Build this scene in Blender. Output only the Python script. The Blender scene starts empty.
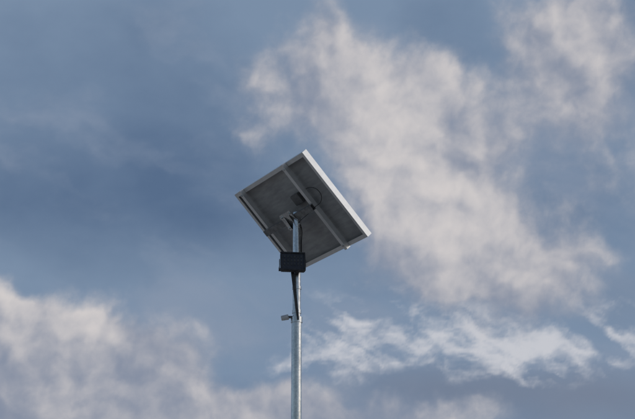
import bpy, bmesh, math, random
import numpy as np
from mathutils import Vector, Matrix, Euler
random.seed(3)
S = bpy.context.scene
S.view_settings.view_transform='Standard'; S.view_settings.look='None'; S.view_settings.exposure=0

def lin(r,g,b):
    f=lambda c:(c/255/12.92) if c/255<=0.04045 else ((c/255+0.055)/1.055)**2.4
    return (f(r),f(g),f(b),1.0)

# ------------------------------------------------------------ camera
PITCH=math.radians(17.0); F=1670.0; W0,H0=635.0,419.0; CAMZ=1.6
cam=bpy.data.cameras.new('camera'); camo=bpy.data.objects.new('camera',cam); S.collection.objects.link(camo)
camo.location=(0,0,CAMZ); camo.rotation_euler=(math.pi/2+PITCH,0,0)
cam.sensor_width=36; cam.lens=36*F/W0; cam.clip_end=20000; cam.clip_start=0.1
S.camera=camo

# ------------------------------------------------------------ light
sun_dir=Vector((0.85,-0.15,0.48)).normalized()
el=math.asin(sun_dir.z); az=math.atan2(sun_dir.x,sun_dir.y)
sl=bpy.data.lights.new('sun','SUN'); sl.energy=1.25; sl.angle=math.radians(12); sl.color=(1,0.95,0.88)
so=bpy.data.objects.new('sun',sl); S.collection.objects.link(so)
so.rotation_euler=sun_dir.to_track_quat('Z','Y').to_euler(); so.location=(20,-4,20)
w=bpy.data.worlds.new('World'); S.world=w; w.use_nodes=True
nt=w.node_tree; nt.nodes.clear()
st=nt.nodes.new('ShaderNodeTexSky'); st.sky_type='NISHITA'; st.sun_disc=False; st.sun_elevation=el; st.sun_rotation=az
bg=nt.nodes.new('ShaderNodeBackground'); bg.inputs[1].default_value=0.08
wo=nt.nodes.new('ShaderNodeOutputWorld')
nt.links.new(st.outputs[0],bg.inputs[0]); nt.links.new(bg.outputs[0],wo.inputs[0])

# ------------------------------------------------------------ node helper
class NB:
    def __init__(s,name):
        s.m=bpy.data.materials.new(name); s.m.use_nodes=True; s.t=s.m.node_tree; s.t.nodes.clear()
        s.out=s.t.nodes.new('ShaderNodeOutputMaterial')
    def n(s,t,**k):
        x=s.t.nodes.new(t)
        for a,b in k.items(): setattr(x,a,b)
        return x
    def l(s,a,b): s.t.links.new(a,b)
    def put(s,sock,v):
        if isinstance(v,(int,float,tuple,list)): sock.default_value=v
        else: s.l(v,sock)
    def math(s,op,a,b=0.0,c=None,clamp=False):
        x=s.n('ShaderNodeMath',operation=op); x.use_clamp=clamp
        s.put(x.inputs[0],a); s.put(x.inputs[1],b)
        if c is not None: s.put(x.inputs[2],c)
        return x.outputs[0]
    def vm(s,op,a,b=(0,0,0),scale=None):
        x=s.n('ShaderNodeVectorMath',operation=op); s.put(x.inputs[0],a)
        if scale is None: s.put(x.inputs[1],b)
        else: x.inputs['Scale'].default_value=scale
        return x.outputs[0]
    def noise(s,vec,scale,detail=4,rough=0.5,off=None,color=False,dist=0.0,lac=2.0):
        if off is not None: vec=s.vm('ADD',vec,off)
        x=s.n('ShaderNodeTexNoise'); s.l(vec,x.inputs['Vector']); x.inputs['Scale'].default_value=scale
        x.inputs['Detail'].default_value=detail; x.inputs['Roughness'].default_value=rough
        x.inputs['Distortion'].default_value=dist; x.inputs['Lacunarity'].default_value=lac
        return x.outputs['Color'] if color else x.outputs['Fac']
    def rng(s,v,a,b,c=0.0,d=1.0,smooth=True):
        x=s.n('ShaderNodeMapRange'); x.interpolation_type='SMOOTHSTEP' if smooth else 'LINEAR'
        s.put(x.inputs['Value'],v)
        for nme,val in (('From Min',a),('From Max',b),('To Min',c),('To Max',d)): x.inputs[nme].default_value=val
        return x.outputs[0]
    def mix(s,f,a,b):
        x=s.n('ShaderNodeMix',data_type='RGBA'); s.put(x.inputs[0],f); s.put(x.inputs[6],a); s.put(x.inputs[7],b)
        return x.outputs[2]
    def bsdf(s,col,rough=0.5,metal=0.0,bump=None,**k):
        b=s.n('ShaderNodeBsdfPrincipled'); s.put(b.inputs['Base Color'],col); s.put(b.inputs['Roughness'],rough)
        b.inputs['Metallic'].default_value=metal
        for kk,v in k.items(): b.inputs[kk].default_value=v
        if bump is not None:
            bn=s.n('ShaderNodeBump'); bn.inputs['Strength'].default_value=bump[1]; bn.inputs['Distance'].default_value=bump[2]
            s.l(bump[0],bn.inputs['Height']); s.l(bn.outputs[0],b.inputs['Normal'])
        s.l(b.outputs[0],s.out.inputs[0]); return s.m

# ------------------------------------------------------------ sky: cloud shell, fields per vertex in azimuth/elevation (degrees)
def AE(px,py):
    x=(px-W0/2)/F; y=(H0/2-py)/F
    d=Vector((x, math.cos(PITCH)-y*math.sin(PITCH), math.sin(PITCH)+y*math.cos(PITCH)))
    return math.degrees(math.atan2(d.x,d.y)), math.degrees(math.atan2(d.z,math.hypot(d.x,d.y)))
K=math.degrees(1/F)
rs_=np.random.RandomState(11); perm=rs_.permutation(512); perm=np.concatenate([perm,perm,perm])
ang=rs_.rand(512)*2*np.pi; GX,GY=np.cos(ang),np.sin(ang)
def perlin(x,y):
    xi=np.floor(x).astype(int); yi=np.floor(y).astype(int); xf=x-xi; yf=y-yi
    u=xf**3*(xf*(xf*6-15)+10); v=yf**3*(yf*(yf*6-15)+10); xi&=511; yi&=511
    def g(a,b,dx,dy):
        k=perm[perm[(a)&511]+((b)&511)]&511; return GX[k]*dx+GY[k]*dy
    n00=g(xi,yi,xf,yf); n10=g(xi+1,yi,xf-1,yf); n01=g(xi,yi+1,xf,yf-1); n11=g(xi+1,yi+1,xf-1,yf-1)
    return (n00*(1-u)+n10*u)*(1-v)+(n01*(1-u)+n11*u)*v
def fbm(x,y,s,octv,rough=.5,ox=0,oy=0,bill=False):
    t=0;a=1;tot=0
    c,sn=math.cos(.6),math.sin(.6); x=x*s+ox; y=y*s+oy
    for i in range(octv):
        p=perlin(x,y)*1.5
        if bill: p=1-2.2*np.sqrt(p*p+.01)
        t=t+a*p; tot+=a; a*=rough; x,y=(c*x-sn*y)*2.03+17.3,(sn*x+c*y)*2.03+5.1
    return t/tot
def axis(lo,hi,a,b,fine,coarse):
    return np.concatenate([np.linspace(lo,a,max(2,int((a-lo)/coarse)+1))[:-1],np.linspace(a,b,int((b-a)/fine)+1),np.linspace(b,hi,max(2,int((hi-b)/coarse)+1))[1:]])
AZ=axis(-75,75,-12.5,12.5,.07,1.0); EL=axis(-1,75,8.5,25.5,.07,1.0)
a2,e2_=np.meshgrid(AZ,EL)
def field(lst,wx,wy,rs=1.5):
    acc=np.zeros_like(a2)
    for (px,py,rx,ry,rot,wt) in lst:
        a,e=AE(px,py); r=math.radians(rot); dx=wx-a; dy=wy-e
        X=(dx*math.cos(r)+dy*math.sin(r))/(rx*K*rs); Y=(-dx*math.sin(r)+dy*math.cos(r))/(ry*K*rs)
        g=np.clip(1-np.sqrt(X*X+Y*Y),0,1); acc+=wt*g*g*(3-2*g)
    return acc
sst=lambda v,a,b:(lambda t:t*t*(3-2*t))(np.clip((v-a)/(b-a),0,1))
w1x=fbm(a2,e2_,.30,6,.55,3,9); w1y=fbm(a2,e2_,.30,6,.55,40,22)
WX=a2+w1x*1.2; WY=e2_+w1y*1.2
SX=a2+w1x*.9; SY=e2_+w1y*.6
cov=field([
 (330,28,40,35,-45,.55),(288,90,65,48,0,.75),(300,125,50,50,0,.3),(355,85,85,65,-30,.85),(415,130,95,85,-45,1.0),
 (440,205,115,95,-45,1.0),(505,262,100,62,-25,1.0),(425,262,75,50,0,.5),(275,140,40,45,0,.35),(385,190,60,60,0,.35),(530,285,60,45,-20,.5),
 (540,60,110,95,-30,.5),(605,110,120,110,0,.6),(590,15,120,60,0,.5),(600,258,50,28,0,.4),
 (460,28,45,50,-30,-.4),(300,215,70,60,0,-.25),
 (25,340,125,55,0,1.3),(90,340,90,46,-12,1.1),(60,410,190,80,0,1.4),(230,420,170,40,0,.9),(330,415,120,32,0,.75),(440,418,120,22,0,.4),(180,345,70,35,0,.2)],WX,WY)
env=field([(335,352,70,34,8,.62),(430,330,120,42,-14,.56),(510,352,90,34,-12,.5),(600,335,100,36,5,.5)],SX,SY)
def hgt(x,y,o):
    return fbm(x,y,.27,o,.5,11,3)*.9+(fbm(x,y,.5,o-1,.48,60,13,True)-.3)*.16
hb=hgt(a2+w1x*.8,e2_+w1y*.8,7)
hs=hgt(a2+w1x*.8+.4,e2_+w1y*.8+.4,5); hc=hgt(a2+w1x*.8,e2_+w1y*.8,5)
gate=sst(cov,.02,.5)
den=cov+hb*(.25+.75*gate)
rel=hc-hs
lit=field([(400,115,90,65,-45,.35),(470,235,95,55,-35,.3),(85,300,140,28,-8,.5),(340,60,50,35,0,.15),(60,400,200,50,0,-.15),(600,90,110,90,0,-.08)],WX,WY)+rel*.85+hb*.45+.36
cr,sr=math.cos(.22),math.sin(.22)
TX=SX*cr-SY*sr; TY=SX*sr+SY*cr
strk=env+(fbm(TX*.6,TY*1.35,.85,7,.58,9,1)*1.7+.02)*(.15+.85*sst(env,0,.4))
dark=field([(430,388,95,30,0,.8),(590,395,120,36,0,.9),(620,300,60,30,0,.3)],SX,SY)
blue=field([(140,160,190,75,10,.8),(60,60,120,60,0,.35),(230,215,110,50,0,.45),(440,30,60,50,0,.4),(590,210,80,50,0,.25),(320,330,330,45,0,-.35),(250,20,80,50,0,-.3)],SX,SY)+fbm(a2*.6,e2_,.22,6,.52,5,77)*.6+.12
veil=sst(fbm(TX*.45,TY*1.1,.4,7,.56,55,34)+field([(230,305,160,40,0,.25),(520,290,170,90,0,.35),(250,360,150,60,0,.25),(560,120,150,120,0,.2),(500,400,200,40,0,.2)],SX,SY),.0,.75)

R=3000.0; nr,nc=a2.shape
ar,er=np.radians(a2),np.radians(e2_)
co=np.stack([R*np.cos(er)*np.sin(ar),R*np.cos(er)*np.cos(ar),R*np.sin(er)+CAMZ],-1).reshape(-1,3)
idx=np.arange(nr*nc).reshape(nr,nc)
fc=np.stack([idx[:-1,:-1],idx[1:,:-1],idx[1:,1:],idx[:-1,1:]],-1).reshape(-1,4)
me=bpy.data.meshes.new('sky'); me.vertices.add(nr*nc); me.vertices.foreach_set('co',co.ravel().astype(np.float32))
me.loops.add(fc.size); me.loops.foreach_set('vertex_index',fc.ravel().astype(np.int32))
me.polygons.add(len(fc)); me.polygons.foreach_set('loop_start',np.arange(0,fc.size,4,dtype=np.int32))
me.update(calc_edges=True)
def attr(nm,arrs):
    A_=me.attributes.new(nm,'FLOAT_VECTOR','POINT'); A_.data.foreach_set('vector',np.stack(arrs,-1).reshape(-1).astype(np.float32))
attr('cloud_a',[den,lit,strk]); attr('cloud_b',[dark,blue,veil]); attr('azel',[a2,e2_,np.zeros_like(a2)])

nb=NB('cloudy_sky')
def at(nm): return nb.n('ShaderNodeAttribute',attribute_name=nm,attribute_type='GEOMETRY').outputs['Vector']
uv=at('azel')
sa_=nb.n('ShaderNodeSeparateXYZ'); nb.l(at('cloud_a'),sa_.inputs[0]); sb_=nb.n('ShaderNodeSeparateXYZ'); nb.l(at('cloud_b'),sb_.inputs[0])
fine=nb.math('SUBTRACT',nb.noise(uv,1.5,6,.6,off=(3,8,1),dist=.3),.5)
den_=nb.math('MULTIPLY_ADD',fine,.5,sa_.outputs[0])
alpha=nb.rng(den_,.10,1.15)
lit_=nb.rng(nb.math('MULTIPLY_ADD',fine,.42,sa_.outputs[1]),-.1,1.15)
st_=nb.rng(nb.math('MULTIPLY_ADD',fine,.5,sa_.outputs[2]),.12,1.3)
ccol=nb.mix(lit_,lin(134,143,162),lin(214,208,206))
bl=nb.math('ADD',sb_.outputs[1],0.0,clamp=True)
bcol=nb.mix(bl,lin(122,142,167),lin(87,109,139))
bcol=nb.mix(nb.math('MULTIPLY',sb_.outputs[2],0.55,clamp=True),bcol,lin(140,152,172))
bcol=nb.mix(nb.math('MULTIPLY',sb_.outputs[0],0.85,clamp=True),bcol,lin(116,126,146))
bcol=nb.mix(nb.math('MULTIPLY',st_,.9),bcol,lin(203,204,210))
col=nb.mix(nb.math('MULTIPLY',alpha,0.93),bcol,ccol)
em=nb.n('ShaderNodeEmission'); nb.l(col,em.inputs[0]); em.inputs[1].default_value=1.0
tr=nb.n('ShaderNodeBsdfTransparent'); ms=nb.n('ShaderNodeMixShader')
sx=nb.n('ShaderNodeSeparateXYZ'); nb.l(uv,sx.inputs[0])
fade=nb.math('MULTIPLY',nb.rng(nb.math('ABSOLUTE',sx.outputs[0]),45,74,1,0),nb.rng(sx.outputs[1],45,74,1,0))
nb.l(fade,ms.inputs[0]); nb.l(tr.outputs[0],ms.inputs[1]); nb.l(em.outputs[0],ms.inputs[2]); nb.l(ms.outputs[0],nb.out.inputs[0])
nb.m.cycles.emission_sampling='NONE'
me.materials.append(nb.m)
sky=bpy.data.objects.new('sky',me); S.collection.objects.link(sky)

# ------------------------------------------------------------ materials
def obj_co(n): return n.n('ShaderNodeTexCoord').outputs['Object']
def m_galv():
    n=NB('galvanised_steel'); c=obj_co(n)
    a=n.noise(n.vm('MULTIPLY',c,(1,1,.35)),14,5,.6); b=n.noise(c,60,4,.6)
    v=n.math('MULTIPLY_ADD',b,.4,n.math('MULTIPLY',a,.6))
    col=n.mix(n.rng(v,.35,.65),(.40,.405,.415,1),(.68,.685,.69,1))
    return n.bsdf(col,n.rng(v,.3,.7,.15,.32),.92,(b,.2,.002))
def m_alu():
    n=NB('anodised_aluminium'); c=obj_co(n); a=n.noise(c,25,5,.6)
    return n.bsdf(n.mix(a,(.60,.60,.61,1),(.78,.78,.78,1)),.36,.7,(a,.1,.001))
def m_back():
    n=NB('panel_backsheet'); c=obj_co(n)
    a=n.noise(c,3,6,.6); b=n.noise(n.vm('MULTIPLY',c,(6,1,1)),6,4,.6)
    v=n.math('MULTIPLY_ADD',b,.5,n.math('MULTIPLY',a,.5))
    return n.bsdf(n.mix(n.rng(v,.35,.65),(.22,.22,.23,1),(.34,.34,.345,1)),.45,0)
def m_simple(name,c1,c2,rough,metal=0,sc=30):
    n=NB(name); c=obj_co(n); a=n.noise(c,sc,5,.6)
    return n.bsdf(n.mix(n.rng(a,.35,.65),c1,c2),rough,metal,(a,.15,.001))
galv=m_galv(); alu=m_alu(); back=m_back()
blk=m_simple('black_coated_metal',(.012,.012,.014,1),(.03,.03,.034,1),.45)
blkp=m_simple('dark_plastic',(.08,.08,.083,1),(.11,.11,.113,1),.4)
rub=m_simple('cable_rubber',(.015,.015,.015,1),(.03,.03,.03,1),.5)
brn=m_simple('weathered_steel',(.15,.15,.155,1),(.24,.24,.245,1),.5,.6)
gry=m_simple('grey_plastic',(.45,.46,.47,1),(.55,.56,.57,1),.45)
conc=m_simple('concrete',(.25,.24,.22,1),(.38,.37,.35,1),.9,0,8)
led=m_simple('led_lens',(.035,.035,.034,1),(.055,.055,.052,1),.3,0)
glass=m_simple('lamp_window',(.02,.02,.025,1),(.035,.035,.04,1),.2)
cell=m_simple('photovoltaic_cell',(.008,.012,.035,1),(.015,.02,.05,1),.15)

# ------------------------------------------------------------ mesh helpers
def obj(name,bm,mat,parent,bevel=0.0,M=None,smooth=False):
    if bevel:
        bmesh.ops.bevel(bm,geom=[e for e in bm.edges if e.calc_face_angle(0)>0.6],offset=bevel,segments=2,affect='EDGES',clamp_overlap=True)
    bmesh.ops.recalc_face_normals(bm,faces=bm.faces)
    me=bpy.data.meshes.new(name); bm.to_mesh(me); bm.free()
    if smooth:
        for p in me.polygons: p.use_smooth=True
        try: me.set_sharp_from_angle(angle=math.radians(40))
        except Exception: pass
    me.materials.append(mat); o=bpy.data.objects.new(name,me); S.collection.objects.link(o)
    if parent: o.parent=parent
    if M is not None: o.matrix_local=M
    return o
def addbox(bm,c,s,rot=None):
    M=Matrix.Translation(c)@(rot.to_4x4() if rot is not None else Matrix())@Matrix.Diagonal((s[0],s[1],s[2],1))
    bmesh.ops.create_cube(bm,size=1,matrix=M)
def addcyl(bm,p,q,r1,r2=None,seg=32):
    p,q=Vector(p),Vector(q); d=q-p; r2=r1 if r2 is None else r2
    M=Matrix.Translation((p+q)/2)@d.to_track_quat('Z','Y').to_matrix().to_4x4()
    bmesh.ops.create_cone(bm,cap_ends=True,segments=seg,radius1=r1,radius2=r2,depth=d.length,matrix=M)
def box(name,c,s,mat,parent,bevel=.002,rot=None,M=None):
    b=bmesh.new(); addbox(b,c,s,rot); return obj(name,b,mat,parent,bevel,M)
def tube(name,pts,r,mat,parent):
    cu=bpy.data.curves.new(name+'_path','CURVE'); cu.dimensions='3D'; cu.bevel_depth=r; cu.bevel_resolution=3; cu.resolution_u=10
    sp=cu.splines.new('BEZIER'); sp.bezier_points.add(len(pts)-1)
    for bp,p in zip(sp.bezier_points,pts): bp.co=p; bp.handle_left_type=bp.handle_right_type='AUTO'
    cu.materials.append(mat); o=bpy.data.objects.new(name,cu); S.collection.objects.link(o); o.parent=parent; return o
def empty(name,parent=None,M=None):
    o=bpy.data.objects.new(name,None); S.collection.objects.link(o); o.empty_display_size=.2
    if parent: o.parent=parent
    if M is not None: o.matrix_local=M
    return o

# ------------------------------------------------------------ solar street light
PX,PY=-0.142,11.1
root=empty('solar_street_light',None,Matrix.Translation((PX,PY,0)))
pole=empty('pole',root)
b=bmesh.new(); addcyl(b,(0,0,.02),(0,0,4.2),.037,.035,48); obj('lower_tube',b,galv,pole,0,None,True)
b=bmesh.new(); addcyl(b,(0,0,4.19),(0,0,4.97),.028,.028,40); obj('upper_tube',b,galv,pole,0,None,True)
b=bmesh.new(); addcyl(b,(0,0,4.185),(0,0,4.225),.040,.040,40); obj('tube_collar',b,galv,pole,.002,None,True)
box('base_plate',(0,0,.012),(.28,.28,.02),galv,pole)
b=bmesh.new()
for i in range(4):
    a=math.pi/2*i; R3=Matrix.Rotation(a,3,'Z'); v=[(0.037,-.004,.022),(0.12,-.004,.022),(0.037,-.004,.16),(0.037,.004,.022),(0.12,.004,.022),(0.037,.004,.16)]
    q=[b.verts.new(R3@Vector(t)) for t in v]
    b.faces.new(q[:3]); b.faces.new(q[3:][::-1]); b.faces.new((q[0],q[3],q[4],q[1])); b.faces.new((q[1],q[4],q[5],q[2])); b.faces.new((q[2],q[5],q[3],q[0]))
obj('base_gussets',b,galv,pole)
b=bmesh.new()
for sx_ in (-.11,.11):
    for sy_ in (-.11,.11): addcyl(b,(sx_,sy_,.0),(sx_,sy_,.06),.009,.009,12); addcyl(b,(sx_,sy_,.022),(sx_,sy_,.038),.017,.017,6)
obj('anchor_bolts',b,galv,pole)
box('concrete_footing',(0,0,-.08),(.6,.6,.17),conc,pole,.01)

# panel: local X = down the slope (short side), local Y = horizontal long side, local Z = underside normal
A,B=0.72,1.07
ca,sa=math.cos(PITCH),math.sin(PITCH)
def c2w(v): return Vector((v[0], -v[1]*sa-v[2]*ca, v[1]*ca-v[2]*sa))
e2=c2w((72,40,131)); e2.z=0; e2.normalize()
e1=c2w((62,-80,-10.5)); e1=(e1-e2*e1.dot(e2)).normalized(); nz=e1.cross(e2)
C=Vector((PX+.024,PY+.05,4.98))
Mp=Matrix(((e1.x,e2.x,nz.x,C.x-PX),(e1.y,e2.y,nz.y,C.y-PY),(e1.z,e2.z,nz.z,C.z),(0,0,0,1)))
sp=empty('solar_panel',root,Mp)
h=.040
b=bmesh.new()
addbox(b,(0,B/2-.0015,0),(A,.003,h)); addbox(b,(0,-B/2+.0015,0),(A,.003,h))
addbox(b,(A/2-.0015,0,0),(.003,B-.0062,h)); addbox(b,(-A/2+.0015,0,0),(.003,B-.0062,h))
for z in (h/2-.0012,-h/2+.0012):
    wd=.026 if z>0 else .012
    addbox(b,(0,B/2-.003-wd/2,z),(A-.0064,wd,.002)); addbox(b,(0,-B/2+.003+wd/2,z),(A-.0064,wd,.002))
    addbox(b,(A/2-.003-wd/2,0,z),(wd,B-.0066-2*wd,.002)); addbox(b,(-A/2+.003+wd/2,0,z),(wd,B-.0066-2*wd,.002))
obj('frame',b,alu,sp)
box('backsheet',(0,0,-.0085),(A-.0068,B-.0068,.004),back,sp,0)
b=bmesh.new()
for i in range(6):
    for j in range(9):
        addbox(b,((i-2.5)*.115,(j-4)*.115,-.0125),(.110,.110,.0015))
obj('cells',b,cell,sp)
def channel(name,c,length,axis,wd,ht,mat,parent,t=.003):
    b=bmesh.new()
    if axis=='x':
        addbox(b,(c[0],c[1],c[2]+ht),(length,wd,t)); addbox(b,(c[0],c[1]-wd/2+t/2,c[2]+ht/2),(length,t,ht-t)); addbox(b,(c[0],c[1]+wd/2-t/2,c[2]+ht/2),(length,t,ht-t))
    else:
        addbox(b,(c[0],c[1],c[2]+ht),(wd,length,t)); addbox(b,(c[0]-wd/2+t/2,c[1],c[2]+ht/2),(t,length,ht-t)); addbox(b,(c[0]+wd/2-t/2,c[1],c[2]+ht/2),(t,length,ht-t))
    return obj(name,b,mat,parent)
channel('rail_a',(0,.27,h/2),A+.01,'x',.034,.032,alu,sp)
channel('rail_b',(0,-.40,h/2),A+.01,'x',.034,.032,alu,sp)
channel('cross_member',(-.01,-.065,h/2+.034),.72,'y',.045,.03,brn,sp)
box('mount_plate',(-.01,-.02,h/2+.072),(.13,.16,.006),galv,sp)
box('junction_box',(-.10,.10,.006),(.08,.11,.024),blkp,sp,.004)
tube('cable_loop',[(-.10,.16,.01),(-.13,.33,.02),(-.08,.40,.02),(-.02,.38,.03),(.0,.30,.065),(.03,.06,.09)],.0025,rub,sp)
b=bmesh.new()
for y in (.27,-.40):
    for x in (-.33,.33): addcyl(b,(x,y,h/2+.033),(x,y,h/2+.042),.008,.008,6)
for x in (-.055,.035):
    for y in (-.08,.04): addcyl(b,(x,y,h/2+.074),(x,y,h/2+.086),.009,.009,6)
obj('bolts',b,galv,sp)
b=bmesh.new()
for s_ in (-1,1):
    off=e2*s_*.034
    top1=Mp@Vector((-.06,-.02,h/2+.074)); top2=Mp@Vector((.05,-.02,h/2+.074))
    q=[top1+off,top2+off,Vector((.02,0,4.86))+off,Vector((-.02,0,4.86))+off]
    vv=[b.verts.new(t-e2*.0025) for t in q]+[b.verts.new(t+e2*.0025) for t in q]
    b.faces.new(vv[:4]); b.faces.new(vv[4:][::-1])
    for i in range(4): b.faces.new((vv[i],vv[4+i],vv[4+(i+1)%4],vv[(i+1)%4]))
obj('tilt_bracket',b,galv,root,.001)
b=bmesh.new(); addcyl(b,Vector((0,0,4.88))-e2*.05,Vector((0,0,4.88))+e2*.05,.007,.007,12); obj('tilt_bolt',b,galv,root)

# floodlight in front of the pole
fl=empty('floodlight',root,Matrix.Translation((-.028,-.085,4.588))@Matrix.Rotation(math.radians(8),4,'Z')@Matrix.Rotation(math.radians(-12),4,'X'))
b=bmesh.new(); addbox(b,(0,0,0),(.168,.035,.136)); obj('housing',b,blk,fl,.006)
b=bmesh.new()
addbox(b,(0,-.021,.064),(.172,.010,.012)); addbox(b,(0,-.021,-.064),(.172,.010,.012)); addbox(b,(-.080,-.021,0),(.012,.010,.115)); addbox(b,(.080,-.021,0),(.012,.010,.115))
obj('bezel',b,blk,fl,.002)
box('window',(0,-.019,0),(.147,.002,.115),glass,fl,0)
b=bmesh.new()
for i in range(6):
    for j in range(3): addbox(b,((i-2.5)*.023,-.0215,(j-1)*.028+.006),(.012,.003,.017))
obj('led_modules',b,led,fl,.001)
b=bmesh.new()
for i in range(12): addbox(b,((i-5.5)*.0135,.029,0),(.003,.024,.11))
obj('cooling_fins',b,blk,fl,.0005)
b=bmesh.new(); addbox(b,(-.089,.008,.0),(.004,.022,.05)); addbox(b,(.089,.008,0),(.004,.022,.05)); addbox(b,(-.089,.03,-.03),(.004,.05,.024)); addbox(b,(.089,.03,-.03),(.004,.05,.024)); addbox(b,(0,.053,-.03),(.182,.004,.024))
obj('yoke',b,blk,fl,.001)
b=bmesh.new()
q=[(-.040,4.53),(-.016,4.53),(.012,4.26),(.017,4.20),(.004,4.20),(-.008,4.27)]
vv=[b.verts.new((x,-.052,z)) for x,z in q]+[b.verts.new((x,-.028,z)) for x,z in q]
n_=len(q); b.faces.new(vv[:n_]); b.faces.new(vv[n_:][::-1])
for i in range(n_): b.faces.new((vv[i],vv[n_+i],vv[n_+(i+1)%n_],vv[(i+1)%n_]))
obj('support_arm',b,blk,root,.003)
b=bmesh.new(); addcyl(b,(0,0,4.25),(0,0,4.275),.032,.032,32); addcyl(b,(0,0,4.42),(0,0,4.44),.032,.032,32); obj('pole_clamps',b,galv,root,.001,None,True)
ms_=empty('motion_sensor',root)
b=bmesh.new(); addcyl(b,(-.105,-.01,4.215),(-.055,-.01,4.225),.017,.019,20); obj('sensor_body',b,gry,ms_,.002,None,True)
b=bmesh.new(); addcyl(b,(-.056,-.01,4.224),(-.03,0,4.226),.009,.009,16); obj('sensor_arm',b,blkp,ms_,0,None,True)
tube('panel_cable',[tuple(Mp@Vector((.03,.06,.09))),(.03,-.01,4.86),(.031,0,4.75),(.031,-.005,4.6)],.0035,rub,root)

# ------------------------------------------------------------ ground
n=NB('gravel_ground'); c=obj_co(n)
a=n.noise(c,6,8,.7); b2=n.noise(c,.02,5,.6)
gc=n.mix(n.rng(a,.35,.65),(.24,.225,.205,1),(.40,.385,.36,1)); gc=n.mix(n.rng(b2,.52,.7),gc,(.16,.16,.09,1))
n.bsdf(gc,.95,0,(a,.6,.05))
b=bmesh.new(); bmesh.ops.create_grid(b,x_segments=40,y_segments=40,size=6000); g=obj('ground',b,n.m,None)
